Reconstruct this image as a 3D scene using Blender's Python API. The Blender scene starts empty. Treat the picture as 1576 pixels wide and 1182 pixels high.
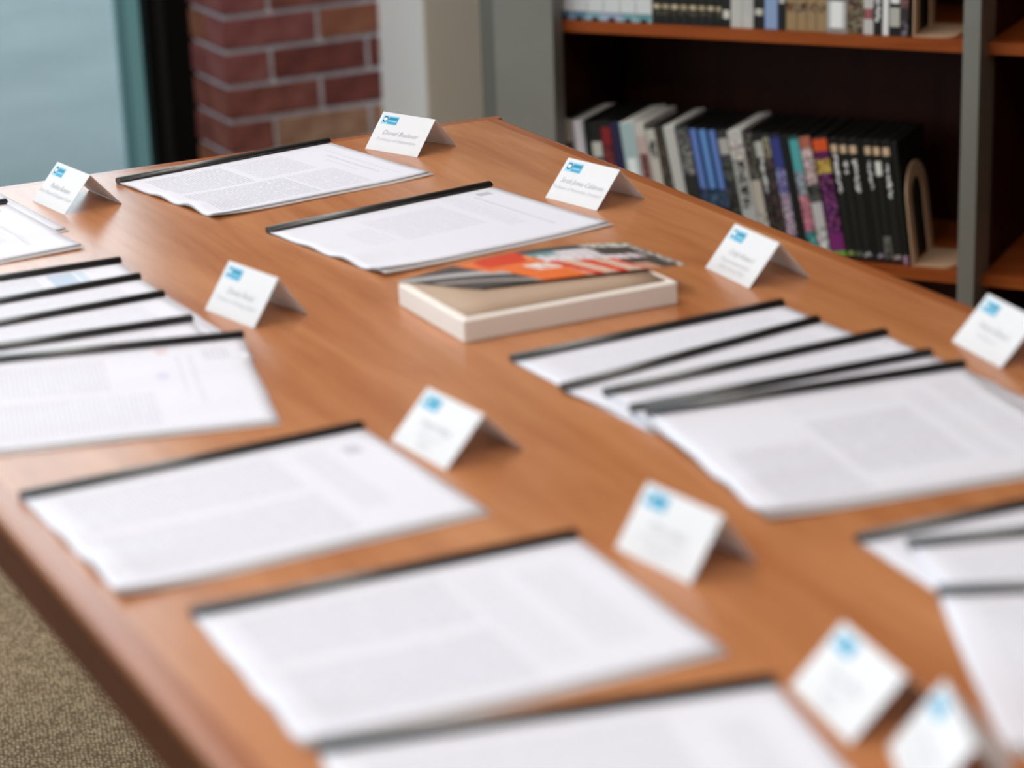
import bpy, math, random
from mathutils import Vector, Matrix
R = math.radians
C = bpy.context.scene.collection
sc = bpy.context.scene
random.seed(4)
TZ = 0.74            # table top height

# ------------------------------------------------------------ camera
cam = bpy.data.cameras.new('camera'); co = bpy.data.objects.new('camera', cam); C.objects.link(co)
right = Vector((0.89071355, -0.45327631, -0.03420466))
up = Vector((0.17398129, 0.27042996, 0.94688867))
fwd = Vector((0.41995224, 0.84935754, -0.31973723))
m = Matrix((right, up, -fwd)).transposed().to_4x4()
m.translation = Vector((0, 0, 0.6506 + TZ))
co.matrix_world = m
cam.sensor_width = 36; cam.sensor_fit = 'HORIZONTAL'
cam.lens = 3774.0 / 1576 * 36
cam.clip_start = 0.05; cam.clip_end = 200
cam.dof.use_dof = True; cam.dof.focus_distance = 2.78; cam.dof.aperture_fstop = 3.4
sc.camera = co

# ------------------------------------------------------------ sky and daylight
w = bpy.data.worlds.new('sky'); sc.world = w; w.use_nodes = True
nt = w.node_tree; nt.nodes.clear()
out = nt.nodes.new('ShaderNodeOutputWorld'); bg = nt.nodes.new('ShaderNodeBackground')
tc = nt.nodes.new('ShaderNodeTexCoord'); sep = nt.nodes.new('ShaderNodeSeparateXYZ'); ramp = nt.nodes.new('ShaderNodeValToRGB')
ramp.color_ramp.elements[0].position = 0.0; ramp.color_ramp.elements[0].color = (0.80, 0.90, 1.0, 1)
ramp.color_ramp.elements[1].position = 0.7; ramp.color_ramp.elements[1].color = (0.95, 0.97, 1.0, 1)
nt.links.new(tc.outputs['Generated'], sep.inputs[0]); nt.links.new(sep.outputs['Z'], ramp.inputs[0])
nt.links.new(ramp.outputs[0], bg.inputs[0]); nt.links.new(bg.outputs[0], out.inputs[0])
bg.inputs[1].default_value = 4.2

# room extents (world = table-aligned): x -2.6..4.2, y -3..4.63, z 0..2.8
RX0, RX1, RY0, RY1, RZ = -2.6, 4.2, -3.0, 4.63, 2.8
def portal(name, loc, rot, sx, sy):
    l = bpy.data.lights.new(name, 'AREA'); l.shape = 'RECTANGLE'; l.size = sx; l.size_y = sy
    l.cycles.is_portal = True
    o = bpy.data.objects.new(name, l); C.objects.link(o); o.location = loc; o.rotation_euler = rot
portal('window_daylight', (RX0 - .02, 1.8, 1.8), (0, R(-90), 0), 1.8, 5.0)
portal('window_daylight', (-0.55, RY1 + .06, 1.35), (R(-90), 0, 0), 4.0, 2.6)

def ceiling_fill_light(x, y, e):
    l = bpy.data.lights.new('ceiling_lamp_light', 'AREA'); l.shape = 'RECTANGLE'; l.size = .56; l.size_y = 1.16
    l.energy = e; l.color = (1.0, 0.94, 0.88)
    o = bpy.data.objects.new('ceiling_lamp_light', l); C.objects.link(o); o.location = (x, y, RZ - .035)
FILL_LAMPS = [(0.2, 2.2), (0.9, 3.5), (0.6, 0.2), (-1.2, 0.2)]  # unseen lamps, added for overhead and background fill
for x, y in FILL_LAMPS: ceiling_fill_light(x, y, 14.5)

sc.view_settings.view_transform = 'Standard'; sc.view_settings.look = 'None'
sc.view_settings.gamma = 1; sc.view_settings.use_curve_mapping = False
sc.view_settings.exposure = 0.0

# ------------------------------------------------------------ helpers
def lin(c):
    return tuple(((v / 255) / 12.92 if v / 255 <= .04045 else ((v / 255 + .055) / 1.055) ** 2.4) for v in c)
def mat(name, rgb, rough=.5, spec=.5, metal=0, coat=0):
    mt = bpy.data.materials.new(name); mt.use_nodes = True
    b = mt.node_tree.nodes['Principled BSDF']
    b.inputs['Base Color'].default_value = (*lin(rgb), 1); b.inputs['Roughness'].default_value = rough
    b.inputs['Specular IOR Level'].default_value = spec; b.inputs['Metallic'].default_value = metal
    b.inputs['Coat Weight'].default_value = coat
    return mt
def nodes(mt): return mt.node_tree.nodes, mt.node_tree.links, mt.node_tree.nodes['Principled BSDF']
def noise_col(mt, c1, c2, scale=(8, 8, 8), ns=1.0, detail=4, lo=.35, hi=.65, bump=0, bdist=.001, coord='Object'):
    N, Lk, b = nodes(mt)
    t = N.new('ShaderNodeTexCoord'); mp = N.new('ShaderNodeMapping'); mp.inputs['Scale'].default_value = scale
    n = N.new('ShaderNodeTexNoise'); n.inputs['Scale'].default_value = ns; n.inputs['Detail'].default_value = detail
    r = N.new('ShaderNodeValToRGB'); r.color_ramp.elements[0].position = lo; r.color_ramp.elements[1].position = hi
    r.color_ramp.elements[0].color = (*lin(c1), 1); r.color_ramp.elements[1].color = (*lin(c2), 1)
    Lk.new(t.outputs[coord], mp.inputs[0]); Lk.new(mp.outputs[0], n.inputs['Vector']); Lk.new(n.outputs['Fac'], r.inputs[0])
    Lk.new(r.outputs[0], b.inputs['Base Color'])
    if bump:
        bp = N.new('ShaderNodeBump'); bp.inputs['Strength'].default_value = bump; bp.inputs['Distance'].default_value = bdist
        Lk.new(n.outputs['Fac'], bp.inputs['Height']); Lk.new(bp.outputs[0], b.inputs['Normal'])
    return mt
def meshobj(name, verts, faces, mt, parent=None, loc=(0, 0, 0), rot=(0, 0, 0), smooth=False):
    me = bpy.data.meshes.new(name); me.from_pydata([tuple(v) for v in verts], [], faces); me.update()
    if mt: me.materials.append(mt)
    if smooth:
        for p in me.polygons: p.use_smooth = True
    o = bpy.data.objects.new(name, me); C.objects.link(o)
    o.location = loc; o.rotation_euler = rot
    if parent: o.parent = parent
    return o
def inst(src, name, parent=None, loc=(0, 0, 0), rot=(0, 0, 0)):
    o = bpy.data.objects.new(name, src.data); C.objects.link(o); o.location = loc; o.rotation_euler = rot
    if parent: o.parent = parent
    return o
def boxdata(x0, y0, z0, x1, y1, z1, bev=0):
    if not bev:
        v = [(x0, y0, z0), (x1, y0, z0), (x1, y1, z0), (x0, y1, z0), (x0, y0, z1), (x1, y0, z1), (x1, y1, z1), (x0, y1, z1)]
        return v, [(0, 3, 2, 1), (4, 5, 6, 7), (0, 1, 5, 4), (1, 2, 6, 5), (2, 3, 7, 6), (3, 0, 4, 7)]
    import bmesh
    bm = bmesh.new()
    bmesh.ops.create_cube(bm, size=1)
    for q in bm.verts: q.co = Vector(((x0 + x1) / 2 + q.co.x * (x1 - x0), (y0 + y1) / 2 + q.co.y * (y1 - y0), (z0 + z1) / 2 + q.co.z * (z1 - z0)))
    bmesh.ops.bevel(bm, geom=list(bm.edges), offset=bev, segments=2, affect='EDGES', profile=.5)
    bm.verts.index_update()
    v = [tuple(q.co) for q in bm.verts]; f = [tuple(q.index for q in fc.verts) for fc in bm.faces]
    bm.free(); return v, f
def box(name, mt, x0, y0, z0, x1, y1, z1, parent=None, loc=(0, 0, 0), rot=(0, 0, 0), bev=0):
    v, f = boxdata(x0, y0, z0, x1, y1, z1, bev)
    return meshobj(name, v, f, mt, parent, loc, rot)
def multi(name, mt, boxes, parent=None, bev=0, loc=(0, 0, 0)):
    V, F = [], []
    for b in boxes:
        v, f = boxdata(*b, bev=bev); k = len(V); V += v; F += [tuple(i + k for i in q) for q in f]
    return meshobj(name, V, F, mt, parent, loc)
def prism(name, mt, pts, y0, y1, parent=None, smooth=False, axis='y'):
    """closed profile pts (a,b) swept from y0 to y1"""
    n = len(pts); V = []
    for y in (y0, y1):
        for a, b in pts:
            V.append((a, y, b) if axis == 'y' else ((y, a, b) if axis == 'x' else (a, b, y)))
    F = [(i, (i + 1) % n, n + (i + 1) % n, n + i) for i in range(n)] + [tuple(range(n))[::-1], tuple(range(n, 2 * n))]
    return meshobj(name, V, F, mt, parent, smooth=smooth)
def thing(name, label, cat, loc=(0, 0, 0), rot=(0, 0, 0), group=None):
    o = bpy.data.objects.new(name, None); C.objects.link(o); o.location = loc; o.rotation_euler = rot
    o.empty_display_size = .05
    o['label'] = label; o['category'] = cat
    if group: o['group'] = group
    return o
def struct(o): o['kind'] = 'structure'; return o
def sheet(name, mt, f, nx, ny, th, parent, colf=None, smooth=True):
    """thin closed sheet: f(i/nx, j/ny) -> (x,y,z) of the upper face, th = thickness"""
    V = []; F = []
    for layer in (0, 1):
        for j in range(ny + 1):
            for i in range(nx + 1):
                x, y, z = f(i / nx, j / ny); V.append((x, y, z - layer * th))
    n = (nx + 1) * (ny + 1); idx = lambda i, j: j * (nx + 1) + i
    for j in range(ny):
        for i in range(nx):
            a, b, c, d = idx(i, j), idx(i + 1, j), idx(i + 1, j + 1), idx(i, j + 1)
            F.append((a, b, c, d)); F.append((n + d, n + c, n + b, n + a))
    for i in range(nx):
        F.append((idx(i + 1, 0), idx(i, 0), n + idx(i, 0), n + idx(i + 1, 0)))
        F.append((idx(i, ny), idx(i + 1, ny), n + idx(i + 1, ny), n + idx(i, ny)))
    for j in range(ny):
        F.append((idx(0, j), idx(0, j + 1), n + idx(0, j + 1), n + idx(0, j)))
        F.append((idx(nx, j + 1), idx(nx, j), n + idx(nx, j), n + idx(nx, j + 1)))
    o = meshobj(name, V, F, mt, parent)
    if colf:
        at = o.data.color_attributes.new('Col', 'FLOAT_COLOR', 'POINT')
        k = 0
        for layer in (0, 1):
            for j in range(ny + 1):
                for i in range(nx + 1):
                    at.data[k].color = (*lin(colf(i / nx, j / ny)), 1); k += 1
    if smooth:
        for p in o.data.polygons[:2 * nx * ny]: p.use_smooth = True
    return o

# ------------------------------------------------------------ materials
def wood(name, base, dark, light, grain='y', rough=.3, sc_=1.0):
    mt = mat(name, base, rough, .5)
    N, Lk, b = nodes(mt)
    t = N.new('ShaderNodeTexCoord'); mp = N.new('ShaderNodeMapping')
    s = {'y': (14, 1.3, 14), 'x': (1.3, 14, 14), 'z': (14, 14, 1.3)}[grain]
    mp.inputs['Scale'].default_value = tuple(k * sc_ for k in s)
    n = N.new('ShaderNodeTexNoise'); n.inputs['Scale'].default_value = 1.2; n.inputs['Detail'].default_value = 6; n.inputs['Roughness'].default_value = .6; n.inputs['Distortion'].default_value = .6
    n2 = N.new('ShaderNodeTexNoise'); n2.inputs['Scale'].default_value = 9; n2.inputs['Detail'].default_value = 3
    n3 = N.new('ShaderNodeTexNoise'); n3.inputs['Scale'].default_value = 2.2; n3.inputs['Detail'].default_value = 2
    r = N.new('ShaderNodeValToRGB'); e = r.color_ramp.elements
    e[0].position = .3; e[0].color = (*lin(dark), 1); e[1].position = .72; e[1].color = (*lin(light), 1)
    k = r.color_ramp.elements.new(.5); k.color = (*lin(base), 1)
    mx = N.new('ShaderNodeMath'); mx.operation = 'MULTIPLY_ADD'; mx.inputs[1].default_value = .25; 
    m2 = N.new('ShaderNodeMath'); m2.operation = 'MULTIPLY_ADD'; m2.inputs[1].default_value = .35
    Lk.new(t.outputs['Object'], mp.inputs[0]); Lk.new(mp.outputs[0], n.inputs['Vector']); Lk.new(mp.outputs[0], n2.inputs['Vector']); Lk.new(t.outputs['Object'], n3.inputs['Vector'])
    sb = N.new('ShaderNodeMath'); sb.operation = 'SUBTRACT'; sb.inputs[1].default_value = .3
    Lk.new(n.outputs['Fac'], sb.inputs[0])
    Lk.new(n2.outputs['Fac'], mx.inputs[0]); Lk.new(sb.outputs[0], mx.inputs[2])
    Lk.new(n3.outputs['Fac'], m2.inputs[0]); Lk.new(mx.outputs[0], m2.inputs[2])
    Lk.new(m2.outputs[0], r.inputs[0]); Lk.new(r.outputs[0], b.inputs['Base Color'])
    return mt
M = {}
M['table'] = wood('table_veneer', (188, 124, 80), (170, 105, 63), (200, 137, 92), 'y', .24)
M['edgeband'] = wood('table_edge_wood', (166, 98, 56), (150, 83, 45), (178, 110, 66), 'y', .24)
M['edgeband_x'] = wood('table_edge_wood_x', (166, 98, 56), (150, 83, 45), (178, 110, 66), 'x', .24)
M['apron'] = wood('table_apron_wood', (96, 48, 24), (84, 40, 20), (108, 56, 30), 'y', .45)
M['edge_side'] = wood('table_side_wood', (86, 44, 22), (76, 37, 18), (96, 51, 27), 'y', .6)  # wood darkened to hold the shade of the table's sides
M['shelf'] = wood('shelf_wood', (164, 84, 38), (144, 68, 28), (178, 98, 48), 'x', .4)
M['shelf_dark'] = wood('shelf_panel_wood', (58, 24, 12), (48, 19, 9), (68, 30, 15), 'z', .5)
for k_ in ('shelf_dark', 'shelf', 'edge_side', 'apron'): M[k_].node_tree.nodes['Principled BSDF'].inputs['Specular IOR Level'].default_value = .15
M['black_plastic'] = mat('black_plastic', (32, 31, 31), .36, .9)
M['paper'] = mat('paper_white', (229, 229, 241), .75, .3)
M['page_edge'] = mat('page_edges', (226, 224, 226), .85, .2)
M['cardstock'] = mat('white_cardstock', (244, 244, 249), .7, .3)
M['ink'] = mat('grey_ink', (158, 154, 164), .8, .2)
M['ink_light'] = mat('pale_grey_ink', (192, 190, 198), .8, .2)
M['sticker_bg'] = mat('light_blue_print', (150, 205, 232), .5)
M['sticker_cyan'] = mat('cyan_print', (62, 158, 196), .5)
M['sticker_teal'] = mat('teal_print', (20, 120, 150), .5)
M['sticker_navy'] = mat('navy_print', (22, 50, 88), .5)
M['sticker_white'] = mat('white_print', (236, 246, 250), .5)
M['white_paint'] = mat('white_trim_paint', (236, 238, 240), .6)  # window light on the column face put into the white
M['beige_paint'] = mat('beige_wall_paint', (216, 206, 192), .8)  # warm room light on the column's other face put into the beige
M['wall'] = mat('wall_paint', (206, 200, 190), .85)
M['wall_wood'] = mat('wall_wood_panel', (74, 50, 36), .6)  # unseen walls made dark to cut their bounce onto the post
M['ceiling'] = mat('ceiling_white', (235, 233, 228), .9)
M['grey_metal'] = noise_col(mat('grey_painted_metal', (128, 130, 128), .42, .5), (127, 125, 119), (132, 130, 124), (3, 3, 3), 3)
M['grey_metal_dark'] = mat('dark_grey_painted_metal', (100, 99, 94), .5, .5)  # shade put into a darker grey
M['frame_black'] = mat('black_window_frame', (7, 7, 8), .6, .15)
M['frame_line'] = mat('charcoal_gasket', (26, 26, 28), .6, .2)  # frame highlight put into a lighter charcoal
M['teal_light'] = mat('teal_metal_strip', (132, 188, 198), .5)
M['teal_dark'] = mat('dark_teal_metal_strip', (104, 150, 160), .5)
M['tan_metal'] = mat('tan_enamel', (208, 172, 140), .45)
M['concrete'] = noise_col(mat('outdoor_concrete', (168, 180, 180), .9), (70, 80, 82), (86, 94, 96), (2.2, 2.6, 1), 1.0, 6, .3, .7)
M['facade'] = mat('outdoor_facade', (150, 140, 130), .9)
M['cover_print'] = mat('glossy_cover_print', (128, 128, 128), .3, .5)
M['case_print'] = mat('case_spine_print', (128, 128, 128), .45, .4)
for k in ('cover_print', 'case_print'):
    N, Lk, b = nodes(M[k]); a = N.new('ShaderNodeAttribute'); a.attribute_name = 'Col'; Lk.new(a.outputs['Color'], b.inputs['Base Color'])
M['case_black'] = mat('black_case_plastic', (16, 16, 16), .5)
M['case_white'] = mat('white_case_plastic', (236, 236, 232), .4)
M['case_blue'] = mat('blue_case_plastic', (60, 110, 180), .4)
M['case_tan'] = mat('tan_case_board', (172, 142, 104), .6)
M['cream'] = mat('cream_page', (182, 156, 136), .8, .2)
M['bookwhite'] = mat('book_page_block', (244, 236, 230), .8, .2)
M['light_panel'] = mat('lamp_diffuser', (250, 250, 245), .6)
N, Lk, b = nodes(M['light_panel']); b.inputs['Emission Color'].default_value = (1, .93, .84, 1); b.inputs['Emission Strength'].default_value = 3
# mortar + bricks
M['mortar'] = noise_col(mat('mortar', (176, 176, 186), .95), (196, 196, 206), (220, 222, 234), (60, 60, 60), 1, 3, bump=.4, bdist=.002)
def brickmat(name, c1, c2):
    mt = noise_col(mat(name, c1, .85, .3), c1, c2, (22, 22, 22), 1, 5, .32, .68, bump=.5, bdist=.003, coord='Object')
    return mt
BR = [brickmat('red_brick', (104, 56, 50), (140, 84, 76)), brickmat('dark_red_brick', (90, 46, 43), (122, 66, 60)),
      brickmat('purple_red_brick', (116, 62, 62), (142, 88, 86)), brickmat('tan_brick', (132, 92, 72), (168, 134, 112)),
      brickmat('brown_brick', (122, 72, 54), (146, 96, 76))]
# thin card lets some light through
N, Lk, b = nodes(M['cardstock']); o_ = N['Material Output']
tl = N.new('ShaderNodeBsdfTranslucent'); tl.inputs[0].default_value = (.86, .79, .72, 1); mx = N.new('ShaderNodeMixShader'); mx.inputs[0].default_value = .22
Lk.new(b.outputs[0], mx.inputs[1]); Lk.new(tl.outputs[0], mx.inputs[2]); Lk.new(mx.outputs[0], o_.inputs['Surface'])
# carpet
mt = mat('brown_grey_carpet', (112, 98, 80), .95, .1); M['carpet'] = mt
N, Lk, b = nodes(mt)
t = N.new('ShaderNodeTexCoord'); mp = N.new('ShaderNodeMapping'); mp.inputs['Scale'].default_value = (200, 135, 1); mp.inputs['Rotation'].default_value = (0, 0, R(20))
v = N.new('ShaderNodeTexVoronoi'); v.inputs['Scale'].default_value = 1; v.inputs['Randomness'].default_value = .55
n = N.new('ShaderNodeTexNoise'); n.inputs['Scale'].default_value = 40
r = N.new('ShaderNodeValToRGB'); r.color_ramp.elements[0].color = (*lin((196, 174, 142)), 1); r.color_ramp.elements[1].color = (*lin((118, 98, 76)), 1)
r.color_ramp.elements[0].position = .1; r.color_ramp.elements[1].position = .7
ad = N.new('ShaderNodeMath'); ad.operation = 'MULTIPLY_ADD'; ad.inputs[1].default_value = .5
sb = N.new('ShaderNodeMath'); sb.operation = 'SUBTRACT'; sb.inputs[1].default_value = .25
Lk.new(t.outputs['Object'], mp.inputs[0]); Lk.new(mp.outputs[0], v.inputs['Vector']); Lk.new(t.outputs['Object'], n.inputs['Vector'])
Lk.new(n.outputs['Fac'], ad.inputs[0]); Lk.new(v.outputs['Distance'], sb.inputs[0]); Lk.new(sb.outputs[0], ad.inputs[2]); Lk.new(ad.outputs[0], r.inputs[0]); Lk.new(r.outputs[0], b.inputs['Base Color'])
bpn = N.new('ShaderNodeBump'); bpn.invert = True; bpn.inputs['Strength'].default_value = .8; bpn.inputs['Distance'].default_value = .004
Lk.new(v.outputs['Distance'], bpn.inputs['Height']); Lk.new(bpn.outputs[0], b.inputs['Normal'])
# architectural glass: tinted transparency plus mirror reflection by angle
def glassmat(name, tint, refl=1.0):
    mt = bpy.data.materials.new(name); mt.use_nodes = True; N = mt.node_tree.nodes; Lk = mt.node_tree.links
    N.clear(); o = N.new('ShaderNodeOutputMaterial'); tr = N.new('ShaderNodeBsdfTransparent'); gl = N.new('ShaderNodeBsdfGlossy')
    fr = N.new('ShaderNodeFresnel'); fr.inputs[0].default_value = 1.45; mx = N.new('ShaderNodeMixShader')
    tr.inputs[0].default_value = (*tint, 1); gl.inputs['Roughness'].default_value = .02
    Lk.new(fr.outputs[0], mx.inputs[0]); Lk.new(tr.outputs[0], mx.inputs[1]); Lk.new(gl.outputs[0], mx.inputs[2]); Lk.new(mx.outputs[0], o.inputs[0])
    return mt
M['glass'] = glassmat('window_glass', (.83, .895, .90))
# clear plastic cover sheet
mt = bpy.data.materials.new('clear_plastic'); mt.use_nodes = True; N = mt.node_tree.nodes; Lk = mt.node_tree.links; N.clear()
o_ = N.new('ShaderNodeOutputMaterial'); tr = N.new('ShaderNodeBsdfTransparent'); df = N.new('ShaderNodeBsdfPrincipled'); mx = N.new('ShaderNodeMixShader')
df.inputs['Base Color'].default_value = (.95, .92, .92, 1); df.inputs['Roughness'].default_value = .3; tr.inputs[0].default_value = (.97, .97, .98, 1)
mx.inputs[0].default_value = .48
Lk.new(tr.outputs[0], mx.inputs[1]); Lk.new(df.outputs[0], mx.inputs[2]); Lk.new(mx.outputs[0], o_.inputs[0]); M['clear'] = mt

# printed page: blocks in page coordinates (x along the bar, L = page top at the far end; v = distance from the bar)
PL, PW = .2794, .2159
def page_material(name, blocks, period=.0042):
    """blocks: (x0, x1, v0, v1, darkness, (r,g,b))"""
    mt = mat(name, (229, 229, 241), .7, .3); N, Lk, b = nodes(mt)
    t = N.new('ShaderNodeTexCoord'); sp = N.new('ShaderNodeSeparateXYZ'); Lk.new(t.outputs['Object'], sp.inputs[0])
    def mth(op, a, bb=None, c=None):
        n = N.new('ShaderNodeMath'); n.operation = op
        for k, q in enumerate((a, bb, c)):
            if q is None: continue
            if isinstance(q, (int, float)): n.inputs[k].default_value = q
            else: Lk.new(q, n.inputs[k])
        return n.outputs[0]
    X = sp.outputs['X']; Vv = mth('MULTIPLY', sp.outputs['Y'], -1.0)
    fx = mth('FRACT', mth('DIVIDE', X, period)); line = mth('COMPARE', fx, .5, .27)
    cb = N.new('ShaderNodeCombineXYZ'); Lk.new(mth('MULTIPLY', Vv, 420.0), cb.inputs[0]); Lk.new(mth('MULTIPLY', mth('FLOOR', mth('DIVIDE', X, period)), 7.3), cb.inputs[1])
    n = N.new('ShaderNodeTexNoise'); n.inputs['Scale'].default_value = 1.0; n.inputs['Detail'].default_value = 1; Lk.new(cb.outputs[0], n.inputs['Vector'])
    words = mth('GREATER_THAN', n.outputs['Fac'], .40)
    text = mth('MULTIPLY', line, words)
    cur = None
    for (x0, x1, v0, v1, dk, rgb) in blocks:
        mk = mth('MULTIPLY', mth('COMPARE', X, (x0 + x1) / 2, (x1 - x0) / 2), mth('COMPARE', Vv, (v0 + v1) / 2, (v1 - v0) / 2))
        if dk >= 0: mk = mth('MULTIPLY', mk, text)
        mk = mth('MULTIPLY', mk, dk * .42 if dk > 0 else -dk)
        mx = N.new('ShaderNodeMix'); mx.data_type = 'RGBA'; Lk.new(mk, mx.inputs[0])
        if cur is None: mx.inputs[6].default_value = (*lin((229, 229, 241)), 1)
        else: Lk.new(cur, mx.inputs[6])
        mx.inputs[7].default_value = (*lin(rgb), 1); cur = mx.outputs[2]
    Lk.new(cur, b.inputs['Base Color'])
    return mt
G = (76, 74, 98)

# ------------------------------------------------------------ the setting
struct(box('floor', M['carpet'], RX0, RY0, -.02, RX1, RY1 + .1, 0))
struct(box('ceiling', M['ceiling'], RX0 - .1, RY0 - .1, RZ, RX1 + .1, RY1 + .2, RZ + .1))
struct(box('wall_right', M['wall_wood'], RX1, RY0, 0, RX1 + .12, RY1 + .2, RZ))
struct(box('wall_front', M['wall_wood'], RX0 - .12, RY0 - .12, 0, RX1 + .12, RY0, RZ))
struct(box('ground', M['concrete'], -30, -30, -.12, 40, 40, -.03))
# left wall: low sill, head, window between
struct(multi('wall_left', M['wall'], [(RX0 - .12, RY0, 0, RX0, RY1 + .2, .9), (RX0 - .12, RY0, 2.7, RX0, RY1 + .2, RZ), (RX0 - .12, RY0, .9, RX0, -.7, 2.7), (RX0 - .12, 4.3, .9, RX0, RY1 + .2, 2.7)]))
wl = struct(box('window_2', M['frame_black'], RX0 - .10, -.7, .9, RX0 - .03, 4.3, .96))
multi('window_frame', M['frame_black'], [(RX0 - .10, -.7, 2.64, RX0 - .03, 4.3, 2.7)] + [(RX0 - .10, y, .96, RX0 - .03, y + .06, 2.64) for y in (-.7, .95, 2.6, 4.24)], wl)
box('pane', M['glass'], RX0 - .068, -.64, .96, RX0 - .062, 4.24, 2.64, wl)
# back window: floor to ceiling, black frame, ends at the brick pier
wb = struct(box('window_1', M['frame_black'], -2.6, RY1 - .02, 0, 1.50, RY1 + .08, .05))
box('window_frame', M['frame_black'], 1.498, 4.585, 0, 1.594, RY1 + .10, RZ, wb)
box('frame_bead', M['frame_line'], 1.517, 4.579, 0, 1.534, 4.586, RZ, wb)  # lighter strip paints the highlight line along the frame
box('window_frame', M['frame_black'], -2.6, RY1 - .02, 2.7, 1.498, RY1 + .08, RZ, wb)
for x in (-2.6, -1.2, .05): box('mullion', M['frame_black'], x, RY1 - .02, .05, x + .06, RY1 + .08, 2.7, wb)
box('jamb_strip', M['teal_dark'], 1.452, RY1 - .004, .05, 1.4705, RY1 + .015, 2.7, wb)  # teal strips stand in for a reflection at the glass edge
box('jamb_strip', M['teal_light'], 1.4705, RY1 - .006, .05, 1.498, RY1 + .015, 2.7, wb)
box('pane', M['glass'], -2.54, RY1 + .02, .05, 1.497, RY1 + .026, 2.7, wb)
# building seen by reflection far outside is left as open sky

# brick pier at the end of the window
wbk = struct(box('wall_back', M['mortar'], 1.594, 4.408, 0, 2.35, 4.78, RZ))
CH = .0677; BH = .0577; J = .010
X0, YF = 1.586, 4.40
bd = {}
def brick_src(w_):
    k = round(w_, 4)
    if k not in bd:
        bd[k] = [None] * len(BR)
    return bd[k]
def put_brick(w_, d_, x, y, z, mi, rz=0):
    key = (round(w_, 4), round(d_, 4), mi)
    if key not in bd:
        v, f = boxdata(0, 0, 0, w_, d_, BH, bev=.0025)
        me = bpy.data.meshes.new('brick'); me.from_pydata(v, [], f); me.materials.append(BR[mi]); bd[key] = me
    o = bpy.data.objects.new('brick', bd[key]); C.objects.link(o); o.parent = wbk
    o.location = (x, y + random.uniform(-.0012, .0012), z)
zoff = .4413 - 6 * CH      # a mortar joint sits at this height
k0 = -6
rb = random.Random(11)
# colours seen in the photograph for the courses above the table: (course index from the .4413 joint) -> list
SEEN = {0: [2, 1, 1, 2], 1: [2, 4, 1, 1], -1: [0, 1, 1], -2: [0, 3, 3, 3], 2: [2, 0, 1, 1]}
for c in range(-6, 36):
    z = .4413 + c * CH + J / 2
    if z < 0.002 or z + BH > RZ: continue
    header = (c % 2 == 0)
    x = X0; i = 0
    cols = SEEN.get(c)
    while x < 2.0:
        w_ = .0925 if (header and i == 0) else .1935
        mi = cols[i] if cols and i < len(cols) else rb.choice([0, 0, 1, 1, 2, 4, 3])
        if i == 0: put_brick(w_, .1935 if header else .0925, x, YF, z, mi)
        else: put_brick(w_, .0925, x, YF, z, mi)
        x += w_ + J; i += 1
    # return face towards the window
    d0 = YF + (.1935 if header else .0925) + J
    dep = 4.585 - d0 + (0 if header else .0)
    if dep > .02: put_brick(.0925, min(dep, .1935), X0, d0, z, rb.choice([4, 0, 4]))
# white pilaster and beige wall; the two paints carry cool and warm light
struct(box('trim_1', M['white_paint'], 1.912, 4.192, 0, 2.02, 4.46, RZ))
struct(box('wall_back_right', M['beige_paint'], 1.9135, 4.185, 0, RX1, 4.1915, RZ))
box('wall_core', M['wall'], 2.021, 4.1925, 0, RX1, 4.45, RZ, bpy.data.objects['wall_back_right'])

# unseen ceiling lamps added for fill, above the frame
for i, (x, y) in enumerate(FILL_LAMPS):
    a = thing('ceiling_light', ['recessed ceiling light panel above the table end by the window', 'recessed ceiling light panel nearest the brick pier', 'recessed ceiling light panel above the near end of the table', 'recessed ceiling light panel left of the camera'][i], 'ceiling light', (x, y, RZ))
    multi('frame', M['white_paint'], [(-.32, -.62, -.02, -.29, .62, 0), (.29, -.62, -.02, .32, .62, 0), (-.29, -.62, -.02, .29, -.59, 0), (-.29, .59, -.02, .29, .62, 0)], a)
    box('diffuser', M['light_panel'], -.29, -.59, -.012, .29, .59, -.004, a)

# ------------------------------------------------------------ table
TX0, TX1, TY0, TY1 = .402, 1.3055, .80, 2.6625
tb = thing('table', 'long medium brown wooden library table covered with reports and name cards', 'table', ((TX0 + TX1) / 2, (TY0 + TY1) / 2, 0))
hx, hy = (TX1 - TX0) / 2, (TY1 - TY0) / 2
EB = .021; TH = .05
box('tabletop', M['table'], -hx + EB, -hy + EB, TZ - .028, hx - EB, hy - EB, TZ, tb)
prof = [(0, TZ), (0, TZ - TH)] # placeholder
def edge_profile(sgn):
    # cross-section from inner seam outwards with a rounded upper corner
    r = .007; pts = [(0, TZ), ]
    for k in range(6):
        a = math.pi / 2 * k / 5
        pts.append((EB - r + r * math.sin(a), TZ - r + r * math.cos(a)))
    pts += [(EB, TZ - TH + .003), (EB - .003, TZ - TH), (0, TZ - TH)]
    return [(sgn * p, z) for p, z in pts]
def band(name, sgn, horiz):
    pts = edge_profile(1)
    if horiz:   # runs along x at y = +-hy
        o = prism(name, M['edgeband_x'], [(sgn * (hy - EB + p), z) for p, z in pts], -hx + .0, hx - .0, tb, axis='x')
    else:
        o = prism(name, M['edgeband'], [(sgn * (hx - EB + p), z) for p, z in pts], -hy + EB, hy - EB, tb)
    return o
for s in (-1, 1): band('edge_band', s, False); band('edge_band', s, True)
multi('edge_face', M['edge_side'], [(-hx - .0008, -hy + .004, TZ - TH + .001, -hx + .0, hy - .004, TZ - .010), (hx - .0, -hy + .004, TZ - TH + .001, hx + .0008, hy - .004, TZ - .010),  # dark facing laid over the edges to paint their shade
      (-hx + .004, -hy - .0008, TZ - TH + .001, hx - .004, -hy, TZ - .010), (-hx + .004, hy, TZ - TH + .001, hx - .004, hy + .0008, TZ - .010)], tb)
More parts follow.
